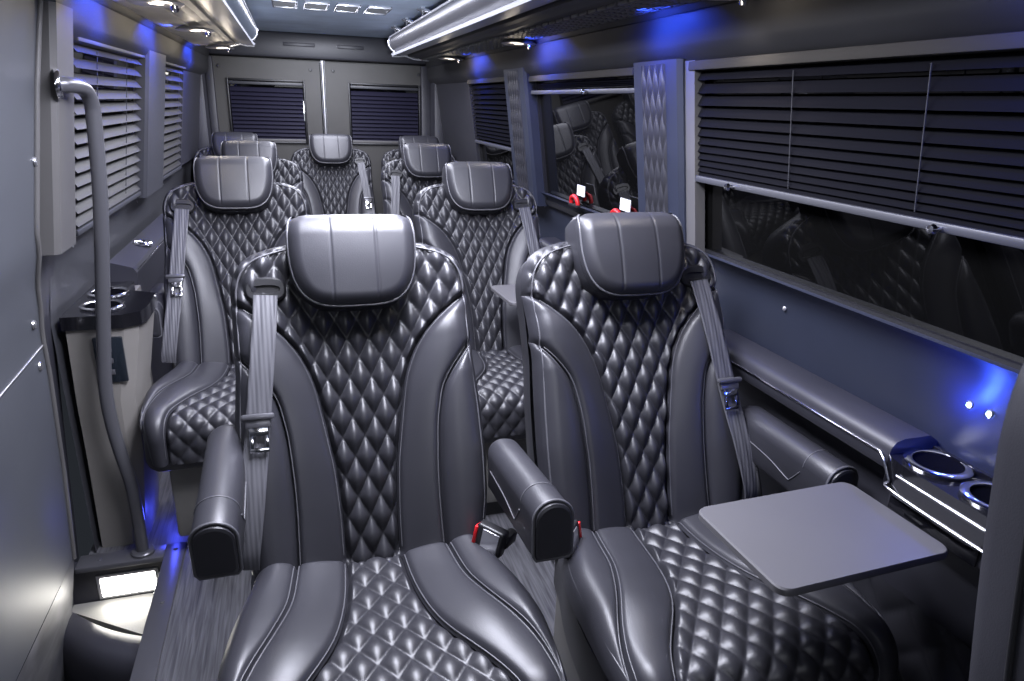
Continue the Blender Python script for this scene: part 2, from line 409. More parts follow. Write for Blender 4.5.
def make_seat(x, y, label, belt=-1, arms=(), rz=0, buckle=True, head=0.):
    root = empty('captain_seat', (x, y, 0), label, 'seat', 'black quilted captain seats'); root.rotation_euler.z = rz
    ped = inst('ped', MB().box(-.215, .215, -.43, .03, .065, .33, .012), 'pedestal', M['plinth'], root)
    inst('foot', MB().box(-.19, .19, -.40, .02, 0, .07), 'plinth', M['dark'], ped)
    cu = inst('cu', S['cush_shell'], 'seat_cushion', M['shell'], root)
    inst('cq', S['cush_quilt'], 'quilted_panel', M['leather'], cu, 180)
    for sg in (-1, 1):
        inst('cb%d' % sg, S['cband%d' % sg], 'inner_panel', M['leather_soft'], cu, 180)
        inst('co%d' % sg, S['cbolster%d' % sg], 'side_bolster', M['leather_soft'], cu, 180)
    inst('cp', S['cush_piping'], 'piping', M['piping'], cu, 180)
    ba = inst('ba', S['back_shell'], 'backrest', M['shell'], root, 60)
    inst('bq', S['back_quilt'], 'quilted_panel', M['leather'], ba, 180)
    for sg in (-1, 1):
        inst('bb%d' % sg, S['band%d' % sg], 'inner_panel', M['leather_soft'], ba, 180)
        inst('bo%d' % sg, S['bolster%d' % sg], 'side_bolster', M['leather_soft'], ba, 180)
    inst('bpip', S['back_piping'], 'piping', M['piping'], ba, 180)
    he = inst('he', S['head_back'], 'headrest', M['leather_soft'], root, 60); he.location = (0, head*sn, head*cs)
    inst('hf', S['head_front'], 'head_cushion', M['leather_soft'], he, 180)
    inst('hp', S['head_piping'], 'piping', M['piping'], he, 180)
    b = BELT[belt]
    inst('bg%d' % belt, b['guide'], 'belt_guide', M['dark'], root)
    we = inst('bw%d' % belt, b['webbing'], 'belt_webbing', M['web'], root, 180)
    to = inst('bgr%d' % belt, b['grip'], 'belt_tongue', M['steel'], root)
    inst('bpl%d' % belt, b['plate'], 'latch_plate', M['chrome'], to)
    for sg, tilt, ax, ay, az in arms:
        a = inst('ab', ARM[0], 'armrest', M['leather_soft'], root, 50); a.location = (sg*.292+ax, .055+ay, .665+az); a.rotation_euler = (R(tilt), 0, 0)
        inst('ac', ARM[1], 'end_cap', M['leather'], a); inst('ap', ARM[2], 'piping', M['piping'], a, 180)
    if buckle:
        bu = inst('bu', BUC[0], 'buckle', M['dark'], root); bu.location = (-belt*.238, -.075, .520); bu.rotation_euler = (R(-40), R(belt*80), R(belt*6))
        inst('br', BUC[1], 'release_button', M['red'], bu); inst('bs', BUC[2], 'buckle_face', M['silver'], bu); inst('bst', BUC[3], 'buckle_stalk', M['dark'], bu)
    return root

make_seat(.105, 1.235, 'black quilted leather seat with both armrests down, front row, beside the grey plank aisle', -1, ((-1, 6, .018, .06, .035), (1, -6, -.006, -.045, -.012)), head=-.018)
make_seat(.735, 1.195, 'black quilted leather seat behind the front charcoal tray table, beside the big blinded window', 1, ((1, 0, -.01, .0, .0),), head=-.015)
make_seat(-.210, 2.45, 'black quilted leather seat directly behind the grey cup holder cabinet, second row', -1, ((-1, 0, 0, .21, 0), (1, 0, 0, 0, 0)), head=.008)
make_seat(.683, 2.40, 'black quilted leather seat under the unshaded window with red handles, second row', 1, ((1, 0, 0, 0, 0),))
make_seat(-.215, 3.55, 'third row black quilted seat by the left wall, only its headrest and one shoulder showing', -1, ((1, 0, 0, 0, 0),))
make_seat(.700, 3.60, 'third row black quilted seat by the right wall, half hidden behind the second row seat', -1, ((-1, 0, 0, 0, 0),))
make_seat(.229, 4.42, 'middle black quilted seat of the back row, before the bar between the rear doors', 1, (), buckle=False)
make_seat(-.340, 4.42, 'back row black quilted seat below the left rear door blind, only its headrest top showing', -1, (), buckle=False)
make_seat(.800, 4.42, 'back row black quilted seat below the right rear door blind, only its headrest top showing', -1, ())

# nearest seat: only the smooth flank of its tall backrest is in view
def near_seat():
    root = empty('captain_seat', (.81, .22, 0), 'nearest seat, only the smooth dark flank of its backrest showing at the right edge', 'seat', 'black quilted captain seats')
    ctl = [(-.17, .46), (-.195, .60), (-.203, .78), (-.206, .95), (-.203, 1.06), (-.196, 1.13), (-.175, 1.19), (-.13, 1.23), (0, 1.25)]
    L = [tuple(p)[:2] for p in spline([(x, z, 0) for x, z in ctl], 6)]
    poly = L+[(-x, z) for x, z in L[::-1][1:]]
    def yy(z): return (z-.46)*.16
    mb = MB(); rows = []
    for d, k in ((-.055, .86), (-.050, .93), (-.036, .975), (-.015, .995), (.03, 1.), (.075, .99), (.09, .95)):
        rows.append([(x*k, d+yy(z), .85+(z-.85)*(k if z > .85 else 1)) for x, z in poly])
    mb.grid(rows, True); n = len(poly); mb.add(rows[0], [tuple(range(n))[::-1]]); mb.add(rows[-1], [tuple(range(n))])
    ba = mb.build('backrest', M['leather_soft'], root, 60)
    pm = MB()
    pm.tube([(x*.985, -.030+yy(z), .85+(z-.85)*(.985 if z > .85 else 1)) for x, z in poly], .0035, 6)
    pm.tube([(x*1.004, .045+yy(z), z) for x, z in poly], .003, 6)
    pm.build('piping', M['dark'], ba, 180)
    MB().box(-.25, .25, -.42, .06, .33, .47, .05, 4).build('seat_cushion', M['leather_soft'], root)
    ped = MB().box(-.2, .2, -.36, .03, .065, .33, .012).build('pedestal', M['plinth'], root)
    MB().box(-.18, .18, -.34, .02, 0, .07).build('plinth', M['dark'], ped)
near_seat()

# ------------------------------------------------------------------ the shell of the van
Y0, Y1 = -.9, 5.2
XC = .225
PR = [(1.13, 0), (1.13, .76), (1.118, .84), (1.105, .925), (1.095, .960), (1.078, .990), (1.058, 1.008), (1.05, 1.012)]   # right lower wall, (x, z)
def XW(z): return 1.05-(z-1.01)*.143
CR = [(XW(1.5), 1.495), (.955, 1.515), (.945, 1.54), (.94, 1.60), (.938, 1.606), (.942, 1.608), (.938, 1.612), (.925, 1.645), (.89, 1.69), (.83, 1.74), (.75, 1.785)]
def mir(p): return [(.45-x, z) for x, z in p]
def sheet(mb, prof, y0, y1, n=2):
    ys = np.linspace(y0, y1, n); mb.grid([[(x, y, z) for x, z in prof] for y in ys]); return mb
fl = MB()
fl.box(-.42, 1.14, Y0, Y1, -.04, 0); fl.box(-.70, -.42, 2.08, Y1, -.04, 0)
o = fl.build('floor', M['wood']); tag(o, 'grey wood plank floor with the step opening at the left', kind='structure')
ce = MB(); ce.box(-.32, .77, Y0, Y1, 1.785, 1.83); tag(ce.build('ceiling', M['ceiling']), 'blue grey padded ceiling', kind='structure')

# right wall
wr = MB()
sheet(wr, PR, Y0, Y1, 2)
sheet(wr, [(1.05, 1.012), (1.075, 1.012), (1.075, 1.0)], Y0, Y1)
WALLR = wr.build('wall_right', M['panel_blue']); tag(WALLR, 'slate side wall on the window side with rounded belt top', kind='structure')
cv = MB(); sheet(cv, CR, Y0, Y1); o = cv.build('cove_panel', M['cove'], WALLR, 50)
# solid wall behind the last right window, and pillars
def wallplate(mb, y0, y1, z0, z1, side=1, off=0., thick=.02):
    f = (lambda x: x) if side > 0 else (lambda x: .45-x)
    P = [(f(XW(z)+off+q), y, z) for y in (y0, y1) for q in (0, thick) for z in (z0, z1)]
    mb.add(P, [(0, 1, 5, 4), (2, 6, 7, 3), (0, 2, 3, 1), (4, 5, 7, 6), (1, 3, 7, 5), (0, 4, 6, 2)]); return mb
wp = MB(); wallplate(wp, 4.05, 5.2, 1.0, 1.52); wp.build('rear_side_panel', M['shell'], WALLR)
# left wall
wl = MB(); sheet(wl, mir(PR), 2.10, Y1); sheet(wl, mir([(1.05, 1.012), (1.075, 1.012), (1.075, 1.0)]), 2.10, Y1)
WALLL = wl.build('wall_left', M['panel']); tag(WALLL, 'grey side wall behind the cabinet with rounded belt top', kind='structure')
cv = MB(); sheet(cv, mir(CR), 1.94, Y1); cv.build('cove_panel', M['cove'], WALLL, 50)
wp = MB(); wallplate(wp, 4.22, 5.2, 1.0, 1.52, -1); wp.build('rear_side_panel', M['panel_dark'], WALLL)
for side, W in ((1, WALLR), (-1, WALLL)):
    sc = MB()
    for y in ((.35, 1.3, 2.2, 3.0) if side > 0 else (2.3, 3.25, 3.9)):
        x = 1.099 if side > 0 else .45-1.099
        sc.lathe([(0, .003), (.005, .002), (.006, 0)], (x, y, .94), 10, (-side, 0, .3))
    sc.build('screw_cap', M['silver'], W)

# pillars on the right, padded and quilted
def pillar(n, y0, y1, z0, z1, side, label, quilted=True, m='panel_blue'):
    f = (lambda x: x) if side > 0 else (lambda x: .45-x)
    root = empty('trim_%d' % n, (0, 0, 0)); tag(root, label, kind='structure')
    mb = MB(); rows = []
    prof = [(y0, .03), (y0, -.018), (y0+.012, -.030), (y1-.012, -.030), (y1, -.018), (y1, .03)]
    for z in np.linspace(z0, z1, 8): rows.append([(f(XW(z)+q), y, z) for y, q in prof])
    mb.grid(rows); mb.build('pillar_cover', M[m], root, 30)
    if quilted:
        ya, yb = y0+.26*(y1-y0), y0+.76*(y1-y0)
        yy = np.linspace(ya, yb, 64); mb = MB(); rows = []
        for z in np.linspace(z0, z1-.01, 150):
            a = (yy-ya)/.034+z/.12; b = (yy-ya)/.034-z/.12
            q = np.abs(np.sin(PI*a)*np.sin(PI*b))**.5; ed = np.clip(np.minimum(yy-ya, yb-yy)/.006, 0, 1)
            rows.append([(f(XW(z)-.029-.010*k*e-.001), y, z) for y, k, e in zip(yy, q, ed)])
        mb.grid(rows); mb.build('quilted_panel', M['leather'], root, 180)
    return root
pillar(1, 1.66, 1.925, 1.0, 1.505, 1, 'quilted pillar pad between the blinded window and the unshaded window')
pillar(2, 2.93, 3.24, .95, 1.53, 1, 'quilted pillar pad between the unshaded window and the rearmost side window')
pillar(3, 3.06, 3.46, .98, 1.53, -1, 'plain pillar between the two blinded windows on the left', False, 'panel')
pillar(4, 1.92, 2.075, .99, 1.565, -1, 'plain taupe pillar beside the grab handle', False, 'pillar')

# windows
def window(n, y0, y1, z0, z1, side, label):
    f = (lambda x: x) if side > 0 else (lambda x: .45-x)
    root = empty('window_%d' % n); tag(root, label, kind='structure')
    g = MB(); wallplate(g, y0, y1, z0, z1, side, .03, .006); g.build('glass', M['glass'], root, 0)
    fr = MB()
    for (a, b, c, d) in ((y0, y0+.025, z0, z1), (y1-.025, y1, z0, z1), (y0, y1, z0, z0+.02), (y0, y1, z1-.02, z1)):
        wallplate(fr, a, b, c, d, side, .018, .02)
    fr.build('window_frame', M['dark'], root, 0); return root
window(1, -.3, 1.67, 1.0, 1.5, 1, 'large dark side window, lower half below the black blind')
window(2, 1.92, 2.94, .96, 1.5, 1, 'unshaded dark side window reflecting the seats')
window(3, 3.23, 4.06, .98, 1.5, 1, 'rearmost dark side window with half lowered blind')
window(4, 2.15, 3.07, .98, 1.53, -1, 'larger left side window behind the taupe blind')
window(5, 3.45, 4.23, .98, 1.53, -1, 'smaller left side window behind the taupe blind')
# light jamb at the near edge of the big window
jb = MB(); wallplate(jb, 1.615, 1.668, 1.0, 1.5, 1, -.012, .03); tag(jb.build('trim_5', M['pillar'], None, 0), 'taupe jamb at the edge of the large window', kind='structure')

# blinds
def blind(y0, y1, zs, side, m, label, slat_w=.026, tilt=35, bottom=None, head=True, knobs=(), cords=(), inset=.004, headm='silver'):
    f = (lambda x: x) if side > 0 else (lambda x: .45-x)
    root = empty('window_blind', (f(XW(zs[0])), (y0+y1)/2, zs[-1]), label, 'blind', 'pleated window blinds')
    mb = MB(); W = []
    for i, z in enumerate(zs):
        rows = []
        wd = slat_w if np.isscalar(slat_w) else slat_w[i]
        for k in np.linspace(-.5, .5, 5):
            dx = -k*wd*math.cos(R(tilt)); dz = k*wd*math.sin(R(tilt))*-1+.0025*(1-4*k*k)
            rows.append((f(XW(z)+inset+dx), z+dz))
        ys = np.linspace(y0+.006, y1-.006, 3)
        top = [[(x, y, zz) for x, zz in rows] for y in ys]; mb.grid(top)
    W = root.matrix_world
    def bld(mbx, name, mm, sm=30):
        o = mbx.build(name, mm, root, sm)
        for v in o.data.vertices: v.co -= root.location
        return o
    bld(mb, 'slat_panel', M[m], 60)
    if head:
        h = MB(); z = zs[0]+.022; x = f(XW(z)+inset-.004); h.box(x-.016, x+.016, y0, y1, z-.011, z+.012, .004); bld(h, 'head_rail', M[headm])
    if bottom is not None:
        h = MB(); x = f(XW(bottom)+inset-.003); h.box(x-.012, x+.012, y0, y1, bottom-.008, bottom+.008, .003); br = bld(h, 'bottom_rail', M['panel'])
        for yk in knobs:
            kb = MB(); kb.lathe([(0, .026), (.007, .025), (.009, .018), (.005, .014), (.004, 0)], (x-side*.011, yk, bottom-.002), 12, (-side, 0, 0))
            bld(kb, 'knob', M['chrome'])
    if cords:
        for yc in cords:
            cb = MB(); cb.tube([(f(XW(z)+inset-.010), yc, z) for z in np.linspace(zs[0], zs[-1], 4)], .0012, 5)
            bld(cb, 'lift_cord', M['cord'])
    return root
def series(z0, z1, s0, s1):
    out = [z0]; n = 0
    while out[-1] > z1:
        k = (z0-out[-1])/(z0-z1); out.append(out[-1]-(s0*(1-k)+s1*k))
    return out[:-1]
blind(.35, 1.64, series(1.465, 1.225, .031, .0125), 1, 'slat_d', 'wide black blind half lowered over the large window, with two chrome knobs', bottom=1.212, knobs=(1.44, .86), cords=(1.25, .92), tilt=62, headm='rail')
blind(3.26, 4.02, series(1.47, 1.19, .028, .016), 1, 'slat_d', 'small black blind half lowered over the rearmost side window, blue lit', bottom=1.172, tilt=55, headm='rail')
blind(1.95, 2.92, [1.462, 1.457, 1.452, 1.447], 1, 'slat_d', 'blind fully raised at the top of the unshaded window', bottom=1.432, knobs=(2.3,), tilt=10, headm='rail')
blind(2.165, 3.055, series(1.488, 1.02, .040, .036), -1, 'slat_l', 'larger taupe slatted blind on the left side, next to the grab handle', slat_w=.036, tilt=50, headm='pillar', bottom=1.0, cords=(2.4, 2.8))
blind(3.50, 4.18, series(1.488, 1.02, .040, .036), -1, 'slat_l', 'smaller taupe slatted blind on the left side, towards the rear doors', slat_w=.036, tilt=50, headm='pillar', bottom=1.0)

# rear wall and doors
rw = MB(); rw.box(-.70, 1.15, 5.30, 5.34, 0, 1.83)
# corner posts and header
WREAR = rw.build('wall_rear', M['panel_dark']); tag(WREAR, 'dark rear bulkhead around the two doors', kind='structure')
h = MB(); h.box(-.60, 1.05, 5.12, 5.31, 1.625, 1.785, .02); h.box(-.02, .18, 5.108, 5.122, 1.70, 1.722, .003); h.box(.33, .50, 5.108, 5.122, 1.70, 1.722, .003)
tag(h.build('trim_6', M['panel_dark']), 'dark header above the rear doors', kind='structure')
def rear_door(n, x0, x1, wx0, wx1, label):
    root = empty('door_%d' % n, ((x0+x1)/2, 5.2, 0)); tag(root, label, kind='structure')
    def B(name, m, *boxes):
        mb = MB()
        for b in boxes: mb.box(*b)
        o = mb.build(name, m, root)
        for v in o.data.vertices: v.co -= root.location
        return o
    z0, z1 = 1.085, 1.475
    B('door_panel', M['rear'], (x0, wx0, 5.18, 5.24, .02, 1.62, 0), (wx1, x1, 5.18, 5.24, .02, 1.62, 0), (wx0, wx1, 5.18, 5.24, .02, z0, 0), (wx0, wx1, 5.18, 5.24, z1, 1.62, 0))
    B('glass', M['glass'], (wx0-.01, wx1+.01, 5.232, 5.238, z0-.01, z1+.01, 0))
    B('window_frame', M['dark'], (wx0-.014, wx0, 5.165, 5.2, z0-.014, z1+.014, .004), (wx1, wx1+.014, 5.165, 5.2, z0-.014, z1+.014, .004), (wx0, wx1, 5.165, 5.2, z0-.014, z0, .004), (wx0, wx1, 5.165, 5.2, z1, z1+.014, .004))
    sc = MB()
    for x, z in ((x0+.06, 1.56), (x1-.06, 1.56), (x0+.05, 1.05), (x1-.05, 1.05)): sc.lathe([(0, .004), (.010, .003), (.012, 0)], (x-root.location.x, 5.179-5.2, z), 10, (0, -1, 0))
    sc.build('screw_cap', M['dark'], root)
    # blind
    rb = empty('window_blind', ((wx0+wx1)/2, 5.18, z0), 'dark plum blind fully lowered over the %s rear door window' % ('left' if n == 1 else 'right'), 'blind', 'pleated window blinds')
    mb = MB()
    for z in np.arange(z0+.022, z1-.03, .0262):
        rows = [[(x, 5.195-.016*math.cos(R(55))*k*2, z+.016*math.sin(R(55))*-k*2*-1 if False else z-.016*k) for k in np.linspace(-.9, .9, 5)] for x in (wx0+.005, wx1-.005)]
        rows = [[(x, 5.185-k*.011, z-k*.014+.003*(1-k*k)) for k in np.linspace(-1, 1, 5)] for x in (wx0+.004, wx1-.004)]
        mb.grid(rows)
    o = mb.build('slat_panel', M['slat_p'], rb, 60)
    for v in o.data.vertices: v.co -= rb.location
    for nm, zz, mm in (('head_rail', z1-.014, 'panel'), ('bottom_rail', z0+.008, 'pillar')):
        o = MB().box(wx0+.002, wx1-.002, 5.166, 5.19, zz-.010, zz+.010, .004).build(nm, M[mm], rb)
        for v in o.data.vertices: v.co -= rb.location
rear_door(1, -.50, .205, -.385, .09, 'left rear door with blinded window')
rear_door(2, .235, .95, .405, .885, 'right rear door with blinded window')
cb = MB(); cb.tube([(.225, 5.165, 1.0), (.225, 5.165, 1.62)], .013, 12); cb.box(.213, .237, 5.16, 5.2, .05, 1.62)
tag(cb.build('trim_7', M['silver']), 'silver bar where the rear doors meet', kind='structure')
cp_ = MB(); cp_.box(.965, 1.06, 5.0, 5.3, 0, 1.6, .02); cp_.box(.90, .968, 5.14, 5.3, 0, 1.62, .01)
tag(cp_.build('trim_8', M['panel_dark']), 'dark right rear corner post', kind='structure')
cp_ = MB(); cp_.box(-.62, -.52, 5.0, 5.3, 0, 1.6, .02); cp_.box(-.52, -.47, 5.14, 5.3, 0, 1.62, .01)
tag(cp_.build('trim_9', M['panel_dark']), 'dark left rear corner post', kind='structure')

# ceiling vents
for i, x in enumerate((.005, .143, .281, .42)):
    r = empty('ceiling_vent', (x, 3.57, 1.785), ['leftmost square vent in the row on the ceiling', 'second square ceiling vent from the left', 'second square ceiling vent from the right', 'rightmost square vent in the row on the ceiling'][i], 'vent', 'square ceiling vents')
    mb = MB()
    for b in ((-.054, -.045, -.12, .12), (.045, .054, -.12, .12), (-.054, .054, -.12, -.108), (-.054, .054, .108, .12)): mb.box(b[0], b[1], b[2], b[3], -.012, 0, .003)
    mb.build('frame', M['rackedge'], r)
    mb = MB().box(-.046, .046, -.11, .11, -.004, -.001)
    for y in np.arange(-.10, .10, .018): mb.box(-.045, .045, y, y+.004, -.009, -.003)
    mb.build('grille', M['rack'], r)

# luggage racks
def rack(side, y0, y1, label):
    f = (lambda x: x) if side > 0 else (lambda x: .45-x)
    r = empty('luggage_rack', (f(.8), (y0+y1)/2, 1.62), label, 'luggage rack')
    def B(mb, nm, m, sm=40):
        o = mb.build(nm, m, r, sm)
        for v in o.data.vertices: v.co -= r.location
        return o
    body = [(.655, 1.752), (.630, 1.757), (.610, 1.745), (.600, 1.722), (.603, 1.698), (.618, 1.678), (.640, 1.663), (.655, 1.657)]
    mb = MB(); sheet(mb, body, y0, y1); B(mb, 'front_tube', M['rack'] if side > 0 else M['rackblue'], 60)
    edge = [(.642, 1.664), (.634, 1.660), (.617, 1.647), (.620, 1.640), (.66, 1.640), (.694, 1.646)]
    mb = MB(); sheet(mb, edge, y0, y1); B(mb, 'edge_trim', M['rackhighlight'], 60)  # lip coloured pale and angled to give the highlight stripe
    mb = MB(); mb.tube([(.607, y, 1.746) for y in (y0, y1)], .005, 8); B(mb, 'top_highlight', M['rackhighlight'], 180)  # added pale tube, paints the lit line on the top edge
    un = [(.694, 1.650), (.715, 1.652), (.715, 1.640), (.735, 1.636), (.74, 1.640), (.76, 1.630), (.765, 1.634), (.80, 1.628), (.935, 1.632)]
    mb = MB(); sheet(mb, un, y0, y1); B(mb, 'underside', M['under'] if side < 0 else M['duct'], 20)
    # perforated / ribbed strips along the underside
    mb = MB()
    ys = np.arange(y0+.05, y1-.05, .021 if side < 0 else .062)
    for y in ys:
        if side < 0: mb.box(f(.80)-.115, f(.80), y, y+.010, 1.624, 1.6295, .002)
        else: [mb.box(.79+.017*q, .802+.017*q, y, y+.052, 1.620, 1.631, .003) for q in range(8)]
    B(mb, 'ribbed_duct', M['ribs'] if side > 0 else M['under'])
    cap = [(x, z) for x, z in body]+edge[1:]+[(.76, 1.628), (.935, 1.63), (.935, 1.70), (.85, 1.752)]
    mb = MB(); mb.prism(cap, lambda p, a: (p[0], a, p[1]), y1, y1+.012); B(mb, 'end_cap', M['rack'])
    mb = MB(); mb.tube([(x, y1+.012, z) for x, z in body+edge[1:]+[(.76, 1.628), (.85, 1.626)]], .007, 7); B(mb, 'end_trim', M['rackedge'])
    if side > 0:
        for y in (4.25, 3.82, 3.35):
            br = MB()
            br.tube(spline([(.63, y-.06, 1.752), (.615, y, 1.768), (.595, y+.10, 1.785)], 6), .010, 7)
            br.tube(spline([(.63, y+.16, 1.752), (.615, y+.08, 1.766), (.60, y+.02, 1.785)], 6), .010, 7)
            B(br, 'bracket', M['rackedge'], 180)
    if side < 0:
        for o in r.children:
            for v in o.data.vertices:
                if o.name.split('.')[0] != 'ribbed_duct': v.co.x = .45-(v.co.x+r.location.x)-r.location.x
            o.data.flip_normals()
    return r
rack(1, -.5, 4.55, 'long grey luggage rack along the right side of the ceiling')
rack(-1, -.5, 4.30, 'grey luggage rack with pale dotted underside along the left of the ceiling')

# reading lamps under the racks
LAMPS = [(.875, 2.78, 'round reading lamp with swivel arm under the right rack, above the unshaded window'), (.865, 3.98, 'small reading lamp under the right rack at the rear'), (.865, 1.35, 'reading lamp under the right rack above the large blind'),
         (-.33, 3.08, 'reading lamp under the left rack, midway'), (-.33, 4.1, 'reading lamp at the far end of the left rack'), (-.33, 2.24, 'reading lamp at the near end of the left rack')]
for x, y, lab in LAMPS:
    r = empty('reading_lamp', (x, y, 1.622), lab, 'lamp', 'reading lamps')
    MB().lathe([(0, -.002), (.055, -.004), (.068, -.010), (.070, -.014), (.062, -.018), (.024, -.014), (.021, -.010), (0, -.009)], (0, 0, 0), 30).build('bezel', M['silver'], r)
    MB().lathe([(.020, -.011), (.018, -.016), (.0, -.018)], (0, 0, 0), 20).build('lens', M['warm'], r)
    MB().lathe([(0, -.034), (.008, -.032), (.011, -.024), (.011, -.012)], (.045, .0, 0), 12).build('swivel_knob', M['chrome'], r)

# ------------------------------------------------------------------ right side ledge, cup holders, tables
def ledge(y0, y1, cup_y, label):
    r = empty('side_ledge', (1.0, (y0+y1)/2, .4), label, 'side ledge')
    def B(mb, nm, m, sm=40, par=None):
        o = mb.build(nm, m, par or r, sm)
        for v in o.data.vertices: v.co -= r.location
        return o
    yc0, yc1 = cup_y
    pad = [(1.085, .745), (1.020, .760), (1.010, .785), (1.012, .806), (1.022, .818), (1.04, .823), (1.10, .823), (1.120, .81), (1.122, .745)]
    mb = MB(); mb.prism(pad, lambda p, a: (p[0], a, p[1]), yc1, y1); B(mb, 'padded_top', M['panel_dark'], 50)
    face = [(1.088, .02), (1.088, .745), (1.12, .745), (1.125, .02)]
    mb = MB(); mb.prism(face, lambda p, a: (p[0], a, p[1]), y0, y1); B(mb, 'front_panel', M['panel_dark'])
    # quilted lower insert
    yy = np.linspace(yc0-.15, yc1+.35, 120); mb = MB(); rows = []
    for z in np.linspace(.08, .50, 90):
        a = (yy)/.10+z/.12; b = yy/.10-z/.12; q = np.abs(np.sin(PI*a)*np.sin(PI*b))**.5
        rows.append([(1.087-.010*k, y, z) for y, k in zip(yy, q)])
    mb.grid(rows); B(mb, 'quilted_insert', M['shell'], 180)
    mb = MB(); mb.tube([(1.009, y, .792) for y in (yc1+.02, y1)], .0028, 6); mb.tube(spline([(1.009, yc1+.02, .792), (1.004, yc1-.0, .78), (1.000, yc1-.02, .755), (.998, yc1-.05, .738), (.998, yc0, .738)], 6), .003, 6)
    mb.tube([(.998, yc1-.035, .772), (.998, yc0, .772)], .0028, 6)
    B(mb, 'chrome_trim', M['chrome'], 180)
    mb = MB(); poly = [(1.118, yc0), (1.118, yc1), (1.01, yc1), (1.004, yc1-.02), (.999, yc1-.05), (.998, yc0)]
    cups = [(1.060, yc1-.058), (1.058, yc1-.175)]
    mb.prism(poly, lambda p, a: (p[0], p[1], a), 
              .735, .795); mb.prism([(1.108, yc0), (1.108, yc1-.01), (1.10, yc1-.01), (1.10, yc0)], lambda p, a: (p[0], p[1], a), .79, .806)
    pl = B(mb, 'cup_holder_plate', M['black_gloss'], 30)
    for cx, cy in cups:
        B(MB().lathe([(.053, .795), (.055, .802), (.049, .806), (.041, .804), (.040, .797)], (cx, cy, 0), 36), 'cup_ring', M['chrome'], 60, r)
        B(MB().lathe([(.0405, .8005), (.038, .7975), (0, .7965)], (cx, cy, 0), 30), 'cup_well', M['void'], 60, r)
    mb0 = MB().box(1.016, 1.088, yc0, yc1-.01, .690, .735, .01); B(mb0, 'console_box', M['panel_dark'])
    mb = MB().box(1.011, 1.018, yc1-.20, yc1-.02, .693, .728, .004); mb2 = MB().box(1.009, 1.012, yc1-.195, yc1-.025, .724, .728, .001)
    B(mb, 'usb_panel', M['black_gloss']); B(mb2, 'panel_trim', M['silver'])
    return r
ledge(-.2, 1.50, (.45, .855), 'black side ledge with two chrome cup holders beside the front tray table')
ledge(1.75, 2.85, (1.78, 2.05), 'side ledge with cup holders beside the second row right seat')

def tray(x, y, z, rot, label, reach):
    r = empty('tray_table', (x, y, z), label, 'table', 'fold out tray tables'); r.rotation_euler = (0, 0, rot)
    w, d = .172, .115; cr = .022
    pl = []
    for (sx, sy, a0) in ((1, 1, 0), (-1, 1, 90), (-1, -1, 180), (1, -1, 270)):
        for k in range(7):
            a = R(a0+15*k); pl.append((sx*(w-cr)+cr*math.cos(a), sy*(d-cr)+cr*math.sin(a)))
    mb = MB(); rows = [[(px*k, py*k, zz) for px, py in pl] for zz, k in ((-.016, .97), (-.013, 1), (-.003, 1), (0, .985))]
    mb.grid(rows, True); n = len(pl); mb.add(rows[0], [tuple(range(n))[::-1]]); mb.add(rows[-1], [tuple(range(n))])
    mb.build('tabletop', M['table'], r)
    mb = MB(); mb.box(.0, .15, -.045, .045, -.028, -.0165, .004); mb.box(.10, reach, -.022, .022, -.032, -.020, .003)
    mb.build('support_arm', M['dark'], r); return r
tray(.812, .785, .716, R(2), 'charcoal tray table folded out over the front right seat cushion', .19)
tray(.826, 2.21, .756, R(3), 'tray table of the second row right seat, only its corner showing between the front seats', .235)

# blue LEDs on the right wall
for i, (y, lab) in enumerate(((.803, 'left of the two bright blue lamps above the cup holders'), (.765, 'right of the two bright blue lamps above the cup holders'))):
    r = empty('led_lamp', (1.106, y, .908), lab, 'led lamp', 'blue wall lamps')
    MB().lathe([(.0045, 0), (.0042, .003), (.003, .005), (0, .006)], (0, 0, 0), 14, (-1, 0, .1)).build('lens', M['blue'], r)
    MB().lathe([(.0075, -.001), (.0075, .002), (.005, .003)], (0, 0, 0), 14, (-1, 0, .1)).build('bezel', M['chrome'], r)

# egress handles with white tags
for y, lab in ((2.53, 'red emergency window handle with white tag, the rear one on the sill'), (2.145, 'red emergency window handle with white tag, partly behind the front right headrest')):
    r = empty('window_release_handle', (1.052, y, 1.005), lab, 'handle', 'red emergency window handles')
    mb = MB(); mb.tube(spline([(.0, -.035, 0.0), (-.004, -.03, .030), (-.006, .0, .042), (-.004, .03, .030), (.0, .035, 0.0)], 6), .009, 8); mb.build('lever', M['red'], r, 180)
    MB().box(-.012, .012, -.045, .045, 0, .012, .003).build('mount', M['dark'], r)
    MB().box(-.003, -.001, -.095, -.02, .050, .090).build('tag', M['white'], r)

# ------------------------------------------------------------------ left: sliding door, step, cabinet, handle
dr = empty('door_3', (-.6, 1.2, 0)); tag(dr, 'sliding side door, its grey inner panel at the left edge', kind='structure')
def LB(mb, nm, m, par, sm=40):
    o = mb.build(nm, m, par, sm); L = Vector(par.location) if par.parent is None else Vector(par.parent.location)
    for v in o.data.vertices: v.co -= L
    return o
def YE(z): return float(np.interp(z, [-.3, .1, .35, .65, .85, 1.05, 1.39, 1.75], [2.03, 2.03, 2.03, 2.0, 1.96, 1.88, 1.90, 1.96]))
def XL(z): return .45-float(np.interp(z, [-.3, .10, .4, .78, .92, 1.01, 1.5, 1.8], [1.19, 1.16, 1.14, 1.11, 1.085, 1.055, .98, .93]))
zs = np.linspace(.05, 1.80, 62); mb = MB(); rows = []
for z in zs:
    ye = YE(z); rows.append([(XL(z)-.035, ye+.002, z), (XL(z)-.008, ye, z), (XL(z), ye-.012, z)]+[(XL(z), y, z) for y in np.linspace(ye-.04, -.6, 8)])
mb.grid(rows); LB(mb, 'door_panel', M['door_panel'], dr, 60)
